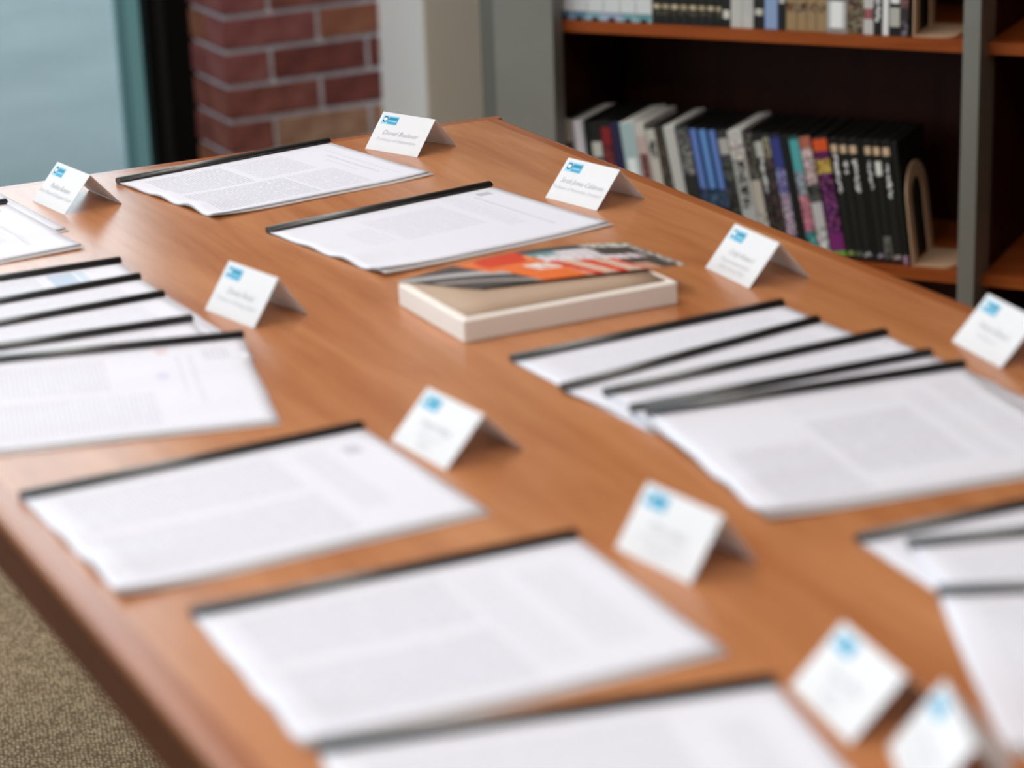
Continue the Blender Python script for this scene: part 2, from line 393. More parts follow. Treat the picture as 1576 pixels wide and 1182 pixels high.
multi('apron', M['apron'], [(-hx + .06, -hy + .06, TZ - .13, -hx + .08, hy - .06, TZ - .028), (hx - .08, -hy + .06, TZ - .13, hx - .06, hy - .06, TZ - .028),
      (-hx + .08, -hy + .06, TZ - .13, hx - .08, -hy + .08, TZ - .028), (-hx + .08, hy - .08, TZ - .13, hx - .08, hy - .06, TZ - .028)], tb)
for sx in (-1, 1):
    for sy in (-1, 1):
        cx, cy = sx * (hx - .11), sy * (hy - .11)
        box('leg', M['apron'], cx - .03, cy - .03, 0, cx + .03, cy + .03, TZ - .028, tb, bev=.004)

# ------------------------------------------------------------ bound reports
def bar_profile():
    # slide binding bar: flat underside, domed top, open slot side at the pages; local (y, z)
    return [(-.0068, .0034), (-.0066, .0050), (-.0050, .0066), (-.0022, .0075), (.0012, .0075), (.0036, .0064), (.0050, .0044), (.0050, .0020), (.0040, .0004), (-.004, .0), (-.0064, .0004), (-.0066, .0010), (-.0030, .0014), (-.0030, .0032)]
STACK = {}          # group -> height functions of the reports already lying there
SLOPE = .13
def make_report(x, y, deg, zb_, seed, pmat, label, group=None, zdrop=None, amp=1.0, clear=True, lift=None):
    """x,y = left end of the bar; local +x along the bar, -y over the page; it settles on the reports below it"""
    rs = random.Random(seed)
    ph = [rs.uniform(0, 6.28) for _ in range(6)]
    lf = lift or (rs.uniform(.5, 1), rs.uniform(.5, 1), rs.uniform(.2, .6))
    ca, sa = math.cos(R(deg)), math.sin(R(deg))
    below = list(STACK.get(group, [])) if group else []
    def W(lx, ly): return x + ca * lx - sa * ly, y + sa * lx + ca * ly
    def env(lx, ly):
        wx, wy = W(lx, ly); return max([0.0] + [f(wx, wy) for f in below])
    zb = max(env(PL * k / 24, yy) for k in range(25) for yy in (-.0066, -.001, .005)) if below else 0.0
    def rest(lx, ly): return max(env(lx, ly), zb - SLOPE * max(0, -ly - .006))
    def curl(u, v, lvl):
        z = .0006 * (1 - v) ** 3
        e = max(0, 1 - u / .35) ** 2           # bottom (left) edge waves
        z += amp * e * v * (.0080 * lf[0] * (math.sin(3.3 * math.pi * v + ph[0] * .15) ** 2)) * (.35 + .65 * lvl)
        f_ = max(0, (v - .7) / .3) ** 2        # free edge
        z += amp * f_ * (.0009 * lf[1] * (1 + math.sin(2.2 * math.pi * u + ph[1]))) * (.3 + .7 * lvl)
        c = max(0, (u - .8) / .2) * max(0, (v - .7) / .3)
        return z + amp * c * .002 * lf[2] * (.4 + .6 * lvl)
    def top(wx, wy):
        dx, dy = wx - x, wy - y
        lx, ly = ca * dx + sa * dy, -sa * dx + ca * dy
        cx, cy = min(PL, max(0, lx)), min(-.003, max(-PW - .003, ly))
        d = math.hypot(lx - cx, ly - cy)
        return rest(cx, cy) + curl(cx / PL, -cy / PW, 1) + .0021 - SLOPE * d
    if group: STACK.setdefault(group, []).append(top)
    t = thing('bound_report', label, 'report', (x, y, TZ + zb), (0, 0, R(deg)), group)
    bar = prism('binding_bar', M['black_plastic'], bar_profile(), 0, PL, t, smooth=False, axis='x')
    for p in bar.data.polygons:
        if len(p.vertices) == 4: p.use_smooth = True
    def surf(lvl, ox, end, th0):
        def f(a, b_):
            lx = ox + a * (PL - 2 * ox); ly = -.003 - b_ * (PW + end)
            return lx, ly, rest(lx, ly) - zb + curl(lx / PL, -ly / PW, lvl) + th0
        return f
    if clear:
        sheet('back_cover', M['clear'], surf(.6, .0003, .001, .0006), 26, 20, .0002, t)
    sheet('page_stack', M['page_edge'], surf(.82, .0010, -.0085, .0013), 26, 20, .0007, t)
    sheet('loose_page', M['paper'], surf(.9, .0006, -.0078, .0016), 26, 20, .00015, t)
    sheet('printed_page', pmat, surf(1.0, .0008, -.0082, .0018), 28, 20, .00015, t)
    return t
D2 = lambda x0, x1, dk=.55: [(x0, x1, .022, .104, dk, G), (x0, x1, .112, .194, dk, G)]
P_A = page_material('report_print_two_columns', [(.252, .256, .03, .19, .35, G), (.238, .243, .055, .165, .7, G), (.228, .231, .075, .14, .4, G),
    (.128, .20, .022, .100, .5, G), (.022, .118, .022, .104, .75, G), (.022, .148, .112, .196, .75, G), (.152, .214, .112, .196, .5, G)])
P_B = page_material('report_print_with_crest', [(.245, .262, .020, .032, -.35, G), (.236, .241, .030, .175, .6, G), (.225, .229, .03, .13, .35, G), (.20, .222, .02, .15, .3, G), (.09, .19, .035, .125, .35, G), (.05, .085, .06, .12, .2, G)])
P_D = page_material('report_print_with_logo', [(.244, .258, .035, .052, -.30, G), (.205, .232, .03, .16, .35, G), (.02, .19, .022, .100, .45, G), (.02, .19, .112, .194, .5, G)])
P_E = page_material('report_print_dense', [(.215, .25, .04, .17, .35, G), (.17, .2, .03, .18, .3, G), (.02, .165, .022, .100, .55, G), (.02, .165, .112, .194, .6, G)])
P_H = page_material('report_print_plain', [(.225, .25, .04, .17, .4, G), (.02, .20, .022, .100, .5, G), (.02, .20, .112, .194, .5, G)])
P_C = page_material('report_print_with_header', [(.238, .262, .02, .05, .6, G), (.225, .229, .03, .15, .5, G), (.215, .219, .03, .13, .35, (90, 70, 150)), (.20, .21, .01, .022, -.25, (220, 130, 120)), (.195, .205, .07, .085, -.18, (130, 120, 220)), (.02, .155, .022, .100, .4, G), (.02, .19, .112, .194, .4, G)])
P_C1 = page_material('report_print_blue_header', [(.20, .225, .012, .06, -.55, (150, 185, 215)), (.228, .236, .01, .07, -.3, (120, 190, 220)), (.02, .19, .015, .10, .5, G)])
P_C2 = page_material('report_print_light', [(.02, .25, .02, .2, .35, G)])
P_C4 = page_material('report_print_green_tint', [(.02, .17, .02, .2, -.35, (205, 232, 205)), (.17, .24, .02, .2, .4, G)])
P_F = page_material('report_print_two_blocks', [(.235, .26, .02, .19, .35, G), (.205, .222, .03, .18, .3, G), (.105, .195, .060, .17, .55, G), (.02, .095, .1, .20, .55, G), (.105, .195, .01, .05, .2, G)])
P_F1 = page_material('report_print_faint', [(.02, .25, .02, .2, .3, G)])
st = .0030
make_report(.7985, 2.5917, 9.7, 0, 1, P_A, 'bound report with dense two-column text at the table end by the brick wall', lift=(1, .9, .6))
make_report(.8612, 2.2942, 8.9, 0, 2, P_B, 'bound report with small grey crest, just behind the thick book', lift=(.8, .9, .4))
make_report(.424, 1.6858, 1.5, 0, 3, P_D, 'single bound report with small dark logo in front of the left fan of reports', lift=(.9, .6, .3))
make_report(.4602, 1.4162, -2.5, 0, 4, P_E, 'single bound report lying between the logo report and the nearest report', lift=(.7, .8, .3))
make_report(.4576, 1.1949, -12.0, 0, 5, P_H, 'bound report cut off by the bottom edge of the photo', lift=(.5, .5, .3))
# fan on the right half, back to front
gf = 'five fanned reports right of the table centre'
for i, (x, y, a, p, l) in enumerate([(.8803, 1.7788, 2.5, P_F1, 'rearmost report of the fan in front of the thick book'), (.8777, 1.6818, 8.9, P_F1, 'second report from the back in the fan in front of the thick book'),
        (.8977, 1.6464, 1.85, P_C2, 'middle report of the fan in front of the thick book'), (.8928, 1.5955, -2.3, P_F1, 'report tucked right under the front report of the right-hand fan'),
        (.8950, 1.5742, -7.2, P_F, 'front report of the right-hand fan, its full page of text showing')]):
    make_report(x, y, a, i * st, 20 + i, p, l, gf, zdrop=i * st * .55, lift=(.9, .6, .4), amp=.8 if i == 4 else .04, clear=(i in (0, 4)))
gl_ = 'five fanned reports at the left edge'
for i, (x, y, a, p, l) in enumerate([(.4161, 2.2788, -1.6, P_C1, 'rearmost report of the left fan, with a pale blue header'), (.4111, 2.1824, 2.9, P_C2, 'second report from the back in the left fan'),
        (.4084, 2.1066, 2.7, P_C2, 'middle report of the left fan'), (.4034, 2.0470, -4.3, P_C4, 'fourth report of the left fan, with a pale green area'),
        (.4309, 2.0146, -13.3, P_C, 'front report of the left fan, its full page and header showing')]):
    make_report(x, y, a, i * st, 30 + i, p, l, gl_, zdrop=i * st * .55, lift=(.5, .8, .4), amp=.8 if i == 4 else .04, clear=(i in (0, 4)))
# pair at the far left
make_report(.3923, 2.6158, 5.2, 0, 40, P_C2, 'lower report of the pair at the far left edge, mostly covered', 'pair of reports at the far left', amp=.04)
make_report(.3846, 2.5373, 5.3, st, 41, P_B, 'upper report of the pair beside the leftmost name card', 'pair of reports at the far left', zdrop=st * .6, lift=(.5, .8, .3))
# fan at the right edge of the frame
gi = 'three fanned reports at the lower right'
for i, (x, y, a, p, l) in enumerate([(.9001, 1.2939, -3.2, P_F1, 'rearmost report of the lower right fan'), (.9209, 1.2641, -17.0, P_F1, 'middle report of the lower right fan'),
        (.8873, 1.1853, -26.1, P_F1, 'front report of the lower right fan')]):
    make_report(x, y, a, i * st, 50 + i, p, l, gi, zdrop=i * st * .6, lift=(.5, .6, .4), amp=.5 if i == 2 else .04, clear=(i != 1))

# ------------------------------------------------------------ name cards
CW, CS = .082, .051
def text_mesh(body, size, shear, mt, name, thin=0.0, width=1.0):
    cu = bpy.data.curves.new(name, 'FONT'); cu.body = body; cu.size = size; cu.shear = shear; cu.align_x = 'CENTER'; cu.offset = -.00013 if size > .008 else -.00007; cu.resolution_u = 2
    to = bpy.data.objects.new(name, cu); C.objects.link(to)
    dg = bpy.context.evaluated_depsgraph_get()
    me = bpy.data.meshes.new_from_object(to.evaluated_get(dg)); me.name = name
    bpy.data.objects.remove(to); me.materials.clear(); me.materials.append(mt)
    for v_ in me.vertices: v_.co.x *= width
    return me
def make_card(x, y, deg, al, line1, lines2, label, kx=1.0):
    """x,y = front left foot; local +x along the fold, +y away from the front"""
    t = thing('name_card', label, 'name card', (x, y, TZ + .0002), (0, 0, R(deg)))
    a = R(al); th = .00045; s, c = math.sin(a), math.cos(a)
    D, H = CS * s, CS * c
    def quad(p, q):  # solid sloping panel between foot p (y,z) and fold q
        dy, dz = q[0] - p[0], q[1] - p[1]; L_ = math.hypot(dy, dz); n = (-dz / L_ * th, dy / L_ * th)
        if n[1] > 0: n = (-n[0], -n[1])
        V = []
        for X_ in (0, CW):
            V += [(X_, p[0], p[1]), (X_, q[0], q[1]), (X_, q[0] + n[0], q[1] + n[1]), (X_, p[0] + n[0], max(0, p[1] + n[1]))]
        return V, [(0, 1, 2, 3), (7, 6, 5, 4), (0, 4, 5, 1), (1, 5, 6, 2), (2, 6, 7, 3), (3, 7, 4, 0)]
    V, F = quad((0, 0), (D, H)); fp = meshobj('front_panel', V, F, M['cardstock'], t)
    V, F = quad((2 * D, 0), (D, H)); meshobj('back_panel', V, F, M['cardstock'], t)
    # printed sticker and writing on the front panel, in panel coordinates (px, py up the panel)
    fr = bpy.data.objects.new('x', None)
    rot = (math.pi / 2 - a, 0, 0)
    def on(px, py, lift): # local position
        n = (0, -c, s)
        return (px, py * s + n[1] * lift, py * c + n[2] * lift)
    def patch(name, mt, x0, y0, x1, y1, lift, par):
        v_, f_ = boxdata(x0, y0, 0, x1, y1, .00006); o = meshobj(name, v_, f_, mt, par); return o
    # sticker: a flat label, rotated to the panel
    stk = patch('sticker', M['sticker_bg'], 0, 0, .0245, .0115, 0, t)
    stk.location = on(.0045, CS - .0155, .0001); stk.rotation_euler = rot
    cy_ = patch('color_field', M['sticker_cyan'], .0092, .0006, .0238, .0100, 0, stk); cy_.location.z = .00007
    # round emblem: broken ring with a bird-like wedge
    V = []; F = []
    n_ = 22
    for i in range(n_ + 1):
        an = R(-150 + 285 * i / n_); r0 = .0024 + .0006 * math.sin(math.pi * i / n_); r1 = .0040
        V += [(.0048 + r0 * math.cos(an), .0062 + r0 * math.sin(an), .0002), (.0048 + r1 * math.cos(an), .0062 + r1 * math.sin(an), .0002)]
    F = [(2 * i, 2 * i + 1, 2 * i + 3, 2 * i + 2) for i in range(n_)]
    meshobj('emblem', V, F, M['sticker_navy'], stk)
    V = [(.0048 + .0021 * math.cos(R(q)), .0064 + .0021 * math.sin(R(q)), .00018) for q in range(0, 360, 30)]
    meshobj('emblem_center', V, [tuple(range(12))], M['sticker_white'], stk)
    l1 = patch('print_line', M['sticker_teal'], .0103, .0066, .0228, .0086, 0, stk); l1.location.z = .00012
    l2 = patch('print_line', M['sticker_bg'], .0103, .0038, .0228, .0050, 0, stk); l2.location.z = .00012
    n1 = bpy.data.objects.new('handwritten_name', text_mesh(line1, .0088, .45, M['ink'], 'handwritten_name', -.00022 * 0)); C.objects.link(n1); n1.parent = t
    n1.location = on(CW * .50, CS * .43, .0003); n1.rotation_euler = rot; n1.scale.x = kx
    for i, q in enumerate(lines2):
        o = bpy.data.objects.new('handwritten_title', text_mesh(q, .0062, .45, M['ink_light'], 'handwritten_title')); C.objects.link(o); o.parent = t
        o.location = on(CW * .48, CS * (.27 - .14 * i), .0003); o.rotation_euler = rot; o.scale.x = kx
    return t
make_card(.6946, 2.5738, -82, 42.2, 'Paulina Roman', ['Senior Research Education Coord.'], 'white folded name card at the far left, standing by the window', .9)
make_card(1.0992, 2.5882, -67, 42.4, 'Daniel Buckner', ['Professor of Humanities'], 'white folded name card standing in front of the brick wall and white column')
make_card(1.1667, 2.2634, -76.9, 42.4, 'Sarah James Calderon', ['Professor of Humanities, Literature'], 'white folded name card at the right table edge, second from the window', .85)
make_card(1.1681, 1.9371, -91.8, 40.6, 'Cindy Howard', ['Program Student Reader', 'Center Service Office'], 'white folded name card standing right of the thick book', .85)
make_card(.7112, 2.0733, -78, 36, 'Denise Pinder', ['Professor of Writing, English'], 'white folded name card beside the left fan of reports', .9)
make_card(.7116, 1.6559, -84.2, 44.2, 'Emily Wells', ['Instructor of', 'English'], 'white folded name card in the middle, right of the report with a dark logo')
make_card(1.2254, 1.6251, -97.7, 41.9, 'Henry Daniel', ['Professor of'], 'white folded name card at the right edge of the photo in front of the bookcase')
make_card(.7542, 1.3742, -82, 35, 'Maria Allen', ['Assistant Professor', 'of History'], 'white folded name card in the open gap between near report and right fans')
make_card(.7372, 1.1294, -98.3, 44, 'Peter Miles', ['Professor of', 'Biology'], 'very blurred white name card at lower right, the farther of the two nearest')
make_card(.7424, 1.0349, -114.9, 38, 'Anna Lewis', ['Instructor', 'of Music'], 'very blurred white name card at the bottom right corner, nearest of all')

# ------------------------------------------------------------ thick book with curling cover
bk = thing('paperback_book', 'thick white-edged book with a curling glossy orange and black cover', 'book', (.8692, 1.8491, TZ), (0, 0, 0))
BL, BWd, BT = .2168, .138, .0215
v_, f_ = boxdata(0, 0, 0, BL, BWd, BT - .0006, bev=.0016)
# slightly bowed left end, like pages pushed together
meshobj('page_block', v_, f_, M['bookwhite'], bk)
sheet('title_page', M['cream'], lambda a, b_: (.007 + a * (BL - .014), BWd - .002 - b_ * (BWd - .010), BT + .0002), 6, 4, .0004, bk)
def lerp(a, b_, t_): return a + (b_ - a) * t_
A_, B_, C_, D_ = (.0, .139), (.236, .131), (.247, .034), (.054, .072)
def coverf(a, b_):
    # b_=0 far edge A->B, b_=1 near edge D->C
    fx_ = lerp(A_[0], B_[0], a), lerp(A_[1], B_[1], a); nx_ = lerp(D_[0], C_[0], a), lerp(D_[1], C_[1], a)
    x_, y_ = lerp(fx_[0], nx_[0], b_), lerp(fx_[1], nx_[1], b_)
    z_ = BT + .0012 + .0075 * math.sin(math.pi * min(1, max(0, (x_ + .0) / .27))) ** 1.2 * (.30 + .70 * (1 - b_)) + .0015 * b_ * a
    y_ += .008 * math.sin(math.pi * a) * (1 - b_)
    return x_, y_, z_
def covercol(a, b_):
    rr = math.sin(a * 91.7 + b_ * 57.1) * 43758.5; rr -= math.floor(rr)
    dark = (84, 76, 74)
    if a < .30:
        k = b_ - .15 - 1.6 * (a - .05)
        if .25 < a and b_ < .5: return (232, 120, 62)
        if abs(k) < .10: return (182, 180, 182)
        if abs(k - .42) < .07: return (156, 150, 148)
        return (74, 68, 68) if rr < .8 else (84, 78, 80)
    if a < .52:
        if .34 < a + .25 * b_ < .55 and b_ < .35: return (214, 66, 38)
        if .40 < a < .52 and .42 < b_ < .66: return (236, 226, 222) if rr < .75 else (222, 110, 70)
        return (236, 118, 56) if b_ > .3 or a < .38 else (238, 150, 96)
    if a < .80:
        if b_ < .12: return (78, 84, 86)
        if b_ < .24 + .5 * (a - .58): 
            return (120, 160, 166) if a < .64 else (226, 216, 224)
        if b_ < .46 + .5 * (a - .6): return (238, 232, 238) if (rr < .6 or math.sin(a * 150) > -.2) else (120, 96, 100)
        s_ = math.sin(a * 52 - b_ * 3)
        if s_ > .25: return (222, 64, 34)
        return (224, 190, 172)
    if b_ < .16 and rr > .45: return (226, 226, 216)
    if a > .96 and rr > .5: return (216, 212, 206)
    if b_ > .42 and b_ < .60 and a < .93: return (236, 228, 234) if math.sin(a * 150) > -.3 else (140, 110, 112)
    if b_ > .78 and a < .88: return (200, 150, 130)
    return dark if rr < .9 else (90, 84, 82)
sheet('curled_cover', M['cover_print'], coverf, 110, 34, .0004, bk, covercol)

# ------------------------------------------------------------ bookcase
OX, OY = 1.76237, 3.36539
DX = Vector((.60628, -.79525, 0)); GX = Vector((.79525, .60628, 0))
ANG = math.atan2(DX.y, DX.x)
Z1, Z2 = TZ - .0354, TZ - .3835
bc = thing('bookcase', 'tall brown wooden bookcase with grey metal posts behind the table', 'bookcase', (OX, OY, 0), (0, 0, ANG))
# local: x along the front (to the right), y into the case, z up
CD = .285; SX1 = 1.62; CT = 1.80
for z in (.10, Z2, Z1, Z1 + .3481, Z1 + .6962):
    box('shelf', M['shelf'], -.006, 0, z - .0175, .6595, CD, z, bc)
    box('shelf', M['shelf'], .6862, 0, z - .0175, SX1, CD, z, bc)
box('top_panel', M['shelf'], -.09, 0, CT - .03, SX1 + .02, CD + .012, CT, bc)
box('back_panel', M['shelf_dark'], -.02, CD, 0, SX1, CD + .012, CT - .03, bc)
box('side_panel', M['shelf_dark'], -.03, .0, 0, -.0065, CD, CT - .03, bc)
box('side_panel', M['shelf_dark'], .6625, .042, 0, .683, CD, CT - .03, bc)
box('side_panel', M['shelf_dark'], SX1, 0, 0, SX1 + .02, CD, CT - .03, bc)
box('plinth', M['shelf_dark'], 0, .03, 0, .668, .05, .0825, bc)
po = box('metal_post', M['grey_metal'], -.0885, -.040, 0, .0135, -.002, CT + .05, bc, bev=.0015); po['label'] = 'wide grey metal end post'
box('post_strip', M['grey_metal_dark'], -.132, -.001, 0, -.0225, .03, CT + .05, bc)  # darker grey stands in for shade on the strip beside the post
po = box('metal_post', M['grey_metal'], .6600, -.041, 0, .6855, .040, CT + .05, bc, bev=.001); po.location.y = -.0; po['label'] = 'narrow grey metal post'
# cases and books
def banded_spine(name, w_, h_, bands, par, z0=.001, y=-.0004):
    """front label made of horizontal bands: (frac_top_from_bottom list) bands = [(f, rgb, style)], bottom to top"""
    cols = 5; rows = 60
    rs = random.Random(sum(ord(q) for q in name) + int(w_ * 1e5) + len(bands) * 7 + int(par.location.x * 1e4))
    V = []; F = []; CL = []
    for j in range(rows):
        f = (j + .5) / rows
        for fb, rgb, style in bands:
            if f <= fb: break
        for i in range(cols):
            x0, x1 = .0006 + (w_ - .0012) * i / cols, .0006 + (w_ - .0012) * (i + 1) / cols
            za, zb_ = z0 + (h_ - 2 * z0) * j / rows, z0 + (h_ - 2 * z0) * (j + 1) / rows
            k = len(V); V += [(x0, y, za), (x1, y, za), (x1, y, zb_), (x0, y, zb_)]; F.append((k, k + 1, k + 2, k + 3))
            c_ = rgb
            if style == 't' and (rs.random() < (.85 if i == 2 else (.40 if i in (1, 3) else 0)) if sum(rgb) < 330 else (1 <= i <= 3 and rs.random() < .62)): c_ = tuple(255 - int(q * .75) if sum(rgb) < 330 else int(q * .25) for q in rgb)
            if style == 'm': k_ = rs.randint(-60, 60); c_ = tuple(max(0, min(255, q + k_ + rs.randint(-14, 14))) for q in rgb)
            if style == 's': c_ = rgb if i in (0, 4) else tuple(min(255, q + 60) for q in rgb)
            CL.append(c_)
    o = meshobj(name, V, F, M['case_print'], par)
    at = o.data.color_attributes.new('Col', 'FLOAT_COLOR', 'CORNER')
    for p in o.data.polygons:
        for li in p.loop_indices: at.data[li].color = (*lin(CL[p.index]), 1)
    return o
def case(s, z, w_, h_, dep, beta, shell, bands, label, cat, group, name='disc_case', setback=.012, notch=False):
    P = Vector((OX, OY, z)) + DX * s + GX * setback
    t = bpy.data.objects.new(name, None); C.objects.link(t); t.empty_display_size = .03
    t.matrix_world = Matrix.Translation(P + Vector((0, 0, .0003))) @ Matrix.Rotation(ANG, 4, 'Z') @ Matrix.Rotation(-beta, 4, 'Y')
    t['label'] = label; t['category'] = cat; t['group'] = group
    v_, f_ = boxdata(0, 0, 0, w_, dep, h_, bev=.0006)
    meshobj('shell', v_, f_, M[shell], t)
    banded_spine('spine_print', w_, h_, bands, t)
    if notch:
        n_ = 10; r_ = w_ * .24
        V = [(w_ / 2 + r_ * math.cos(math.pi * i / n_), -.0008, r_ * 1.05 * math.sin(math.pi * i / n_)) for i in range(n_ + 1)]
        V += [(a, -.0002, c_) for a, b_, c_ in V]
        m_ = n_ + 1
        F = [tuple(range(m_))[::-1], ] + [(i, i + 1, m_ + i + 1, m_ + i) for i in range(n_)]
        meshobj('thumb_notch', V, F, M['case_black'], t)
    return t
lows = [-0.0034, 0.0152, 0.0366, 0.0465, 0.0649, 0.0832, 0.0987, 0.1238, 0.1405, 0.1585, 0.1724, 0.1916, 0.2149, 0.2299, 0.2462, 0.2611, 0.2787, 0.3028, 0.3202, 0.3349, 0.3468, 0.364, 0.3772, 0.3943, 0.4151, 0.4421, 0.4567, 0.4713, 0.4875, 0.4952, 0.5094, 0.523, 0.5392, 0.5484]
W_, K_ = (226, 224, 222), (24, 22, 22)
BK = (26, 28, 24)
def blackbook(t1, t2, foot): # black spine, pale title, tan square near the top
    b_ = [(.03, K_, ''), (.07, foot, 'm'), (t1, BK, ''), (t2, BK, 't'), (.88, BK, ''), (.955, (168, 140, 110), 's'), (1, K_, '')]
    return b_
low = [ # (shell, bands bottom->top, description)
 ('case_black', [(.45, (196, 140, 70), ''), (.62, (120, 76, 60), 'm'), (.8, (90, 60, 56), 'm'), (1, (206, 196, 180), '')], 'cream and brown disc case at the left end of the lower shelf'),
 ('case_white', [(.3, (200, 204, 206), ''), (.45, (90, 110, 108), 'm'), (1, (190, 186, 204), 's')], 'pale lavender disc case, second from the left end of the lower shelf'),
 ('case_black', [(1, (24, 30, 26), '')], 'thin plain black disc case, third on the lower shelf'),
 ('case_black', [(.3, K_, ''), (.42, W_, 't'), (.55, K_, ''), (.66, W_, 't'), (.7, K_, ''), (.84, (210, 208, 200), ''), (1, K_, '')], 'black disc case with stacked white patches on its spine'),
 ('case_black', [(.4, (140, 60, 52), ''), (.62, (150, 90, 84), 'm'), (.8, (118, 30, 34), 'm'), (.95, (140, 30, 36), ''), (1, K_, '')], 'dark red disc case left of the navy and tan one'),
 ('case_black', [(.5, (150, 118, 72), 'm'), (.55, (80, 60, 60), ''), (1, (40, 34, 76), '')], 'disc case with navy upper and tan lower spine'),
 ('case_white', [(.2, (60, 120, 150), ''), (.45, (170, 196, 206), 'm'), (.7, (190, 210, 216), 's'), (1, (176, 200, 204), '')], 'wide pale blue disc case with white top'),
 ('case_white', [(.35, (176, 110, 112), 'm'), (.75, (190, 130, 126), 't'), (.9, (206, 180, 176), ''), (1, (214, 206, 200), '')], 'salmon pink disc case with a white top'),
 ('case_black', [(.75, (208, 200, 192), ''), (.9, (196, 192, 184), 't'), (1, (204, 198, 190), '')], 'off-white disc case next to the salmon one'),
 ('case_black', [(.5, (50, 40, 34), ''), (.9, (66, 54, 44), 'm'), (1, (60, 50, 44), '')], 'dark brown disc case left of the plain white one'),
 ('case_white', [(1, (204, 202, 198), '')], 'plain white disc case with white top, leaning'),
 ('case_black', [(.3, (60, 60, 50), 'm'), (.6, (40, 40, 38), ''), (.85, (110, 110, 108), 'm'), (1, (80, 80, 80), 'm')], 'mottled grey disc case left of the three blue ones'),
 ('case_black', [(.35, K_, ''), (.5, (40, 60, 90), 'm'), (1, (50, 80, 150), 's')], 'first of three blue disc cases, left one'),
 ('case_black', [(.35, K_, ''), (.5, (40, 70, 100), 'm'), (1, (48, 96, 160), 's')], 'middle one of three blue disc cases'),
 ('case_black', [(.35, K_, ''), (.5, (40, 60, 90), 'm'), (1, (50, 82, 152), 's')], 'right one of three blue disc cases'),
 ('case_black', [(.6, (44, 44, 44), 'm'), (.8, (60, 60, 60), 'm'), (.93, (190, 188, 184), ''), (1, (60, 60, 60), '')], 'dark grey disc case with one white mark at the top'),
 ('case_white', [(.35, (190, 194, 194), ''), (.75, (186, 186, 182), 't'), (.92, (196, 188, 184), 'm'), (1, (206, 202, 200), '')], 'white disc case with large black lettering down the spine'),
 ('case_black', [(.35, (196, 190, 180), 'm'), (.6, (200, 190, 180), ''), (.85, (60, 56, 50), 'm'), (1, (70, 66, 60), 'm')], 'black and beige disc case right of the lettered white one'),
 ('case_black', [(.5, (40, 30, 28), 'm'), (.8, (54, 50, 50), 't'), (.93, (196, 196, 192), ''), (1, (30, 30, 30), '')], 'black disc case with a white top patch and dark lettering'),
 ('case_black', [(.8, (50, 36, 34), 'm'), (.96, (140, 134, 110), 'm'), (1, (70, 70, 60), '')], 'narrow olive-topped disc case'),
 ('case_black', [(.15, (40, 54, 110), ''), (.5, (170, 150, 170), 'm'), (.72, (120, 116, 170), 'm'), (.96, (58, 66, 140), ''), (1, (40, 40, 80), '')], 'blue and lilac disc case'),
 ('case_black', [(1, (22, 26, 24), '')], 'plain black disc case left of the teal one'),
 ('case_black', [(.2, (60, 140, 140), 'm'), (.5, (190, 110, 130), 'm'), (.7, (150, 160, 170), 'm'), (.97, (90, 180, 184), ''), (1, (40, 80, 80), '')], 'teal and pink disc case'),
 ('case_black', [(.25, (196, 196, 196), 'm'), (.45, (210, 206, 210), ''), (.6, (60, 60, 60), 'm'), (.9, (200, 176, 178), 'm'), (1, (190, 110, 90), '')], 'pale pink disc case with dark blotches'),
 ('case_black', [(.05, (120, 180, 60), ''), (.2, (130, 40, 120), ''), (.7, (96, 30, 90), 'm'), (.82, (190, 160, 70), 'm'), (.88, (96, 30, 90), ''), (.985, (232, 92, 40), ''), (1, (60, 20, 20), '')], 'purple book with a bright orange top label'),
 ('case_black', blackbook(.55, .86, (120, 150, 60)), 'first black disc case right of the purple one'),
 ('case_black', blackbook(.72, .86, (70, 90, 70)), 'second black disc case right of the purple one'),
 ('case_black', blackbook(.56, .84, (150, 150, 150)), 'third black disc case right of the purple one'),
 ('case_black', [(1, (20, 20, 18), '')], 'narrow blank black disc case among the titled black ones'),
 ('case_black', blackbook(.60, .84, (150, 130, 150)), 'black disc case fourth from the bookend with long white title'),
 ('case_black', [(.03, K_, ''), (.22, (130, 130, 124), 't'), (.72, BK, ''), (.84, (190, 190, 184), 's'), (.88, BK, ''), (.955, (176, 146, 112), 's'), (1, K_, '')], 'black disc case with a short white title and a white strip at its foot'),
 ('case_black', blackbook(.54, .84, (150, 130, 130)), 'black disc case second from the bookend'),
 ('case_black', [(.06, (160, 120, 150), 'm'), (1, (22, 24, 20), '')], 'blank black disc case touching the lower bookend'),
]
def lean(q): return R(6 + 5 * min(1, max(0, (q - .02) / .15)) - 4 * min(1, max(0, (q - .40) / .14)))
for i, (sh, bands, lab) in enumerate(low):
    s0, s1 = lows[i], lows[i + 1]
    xpos = s0
    beta = lean(xpos)
    h_ = .190 if i != 8 else .184
    if i in (1, 3): h_ = .187
    pitch = (s1 - s0)
    b2 = lean(s1); pitch = min(pitch, pitch + .190 * (math.sin(b2) - math.sin(beta)))
    case(s0 + .190 * math.sin(beta), Z2, max(.006, pitch * math.cos(max(beta, b2)) - .0006), h_, .135, beta, sh, bands, lab, 'disc case', 'disc cases on the lower shelf')
ups = [-0.0022, 0.0244, 0.051, 0.0784, 0.1068, 0.1328, 0.1598, 0.1748, 0.1898, 0.2047, 0.2196, 0.2344, 0.2492, 0.2629, 0.2744, 0.288, 0.3058, 0.3244, 0.342, 0.3636, 0.3759, 0.3933, 0.4086, 0.4238, 0.44, 0.4701, 0.4961, 0.512, 0.5248, 0.5357, 0.5525, 0.5652]
TAN = [(.14, (168, 138, 100), ''), (.2, (120, 92, 64), 'm'), (1, (168, 138, 100), '')]
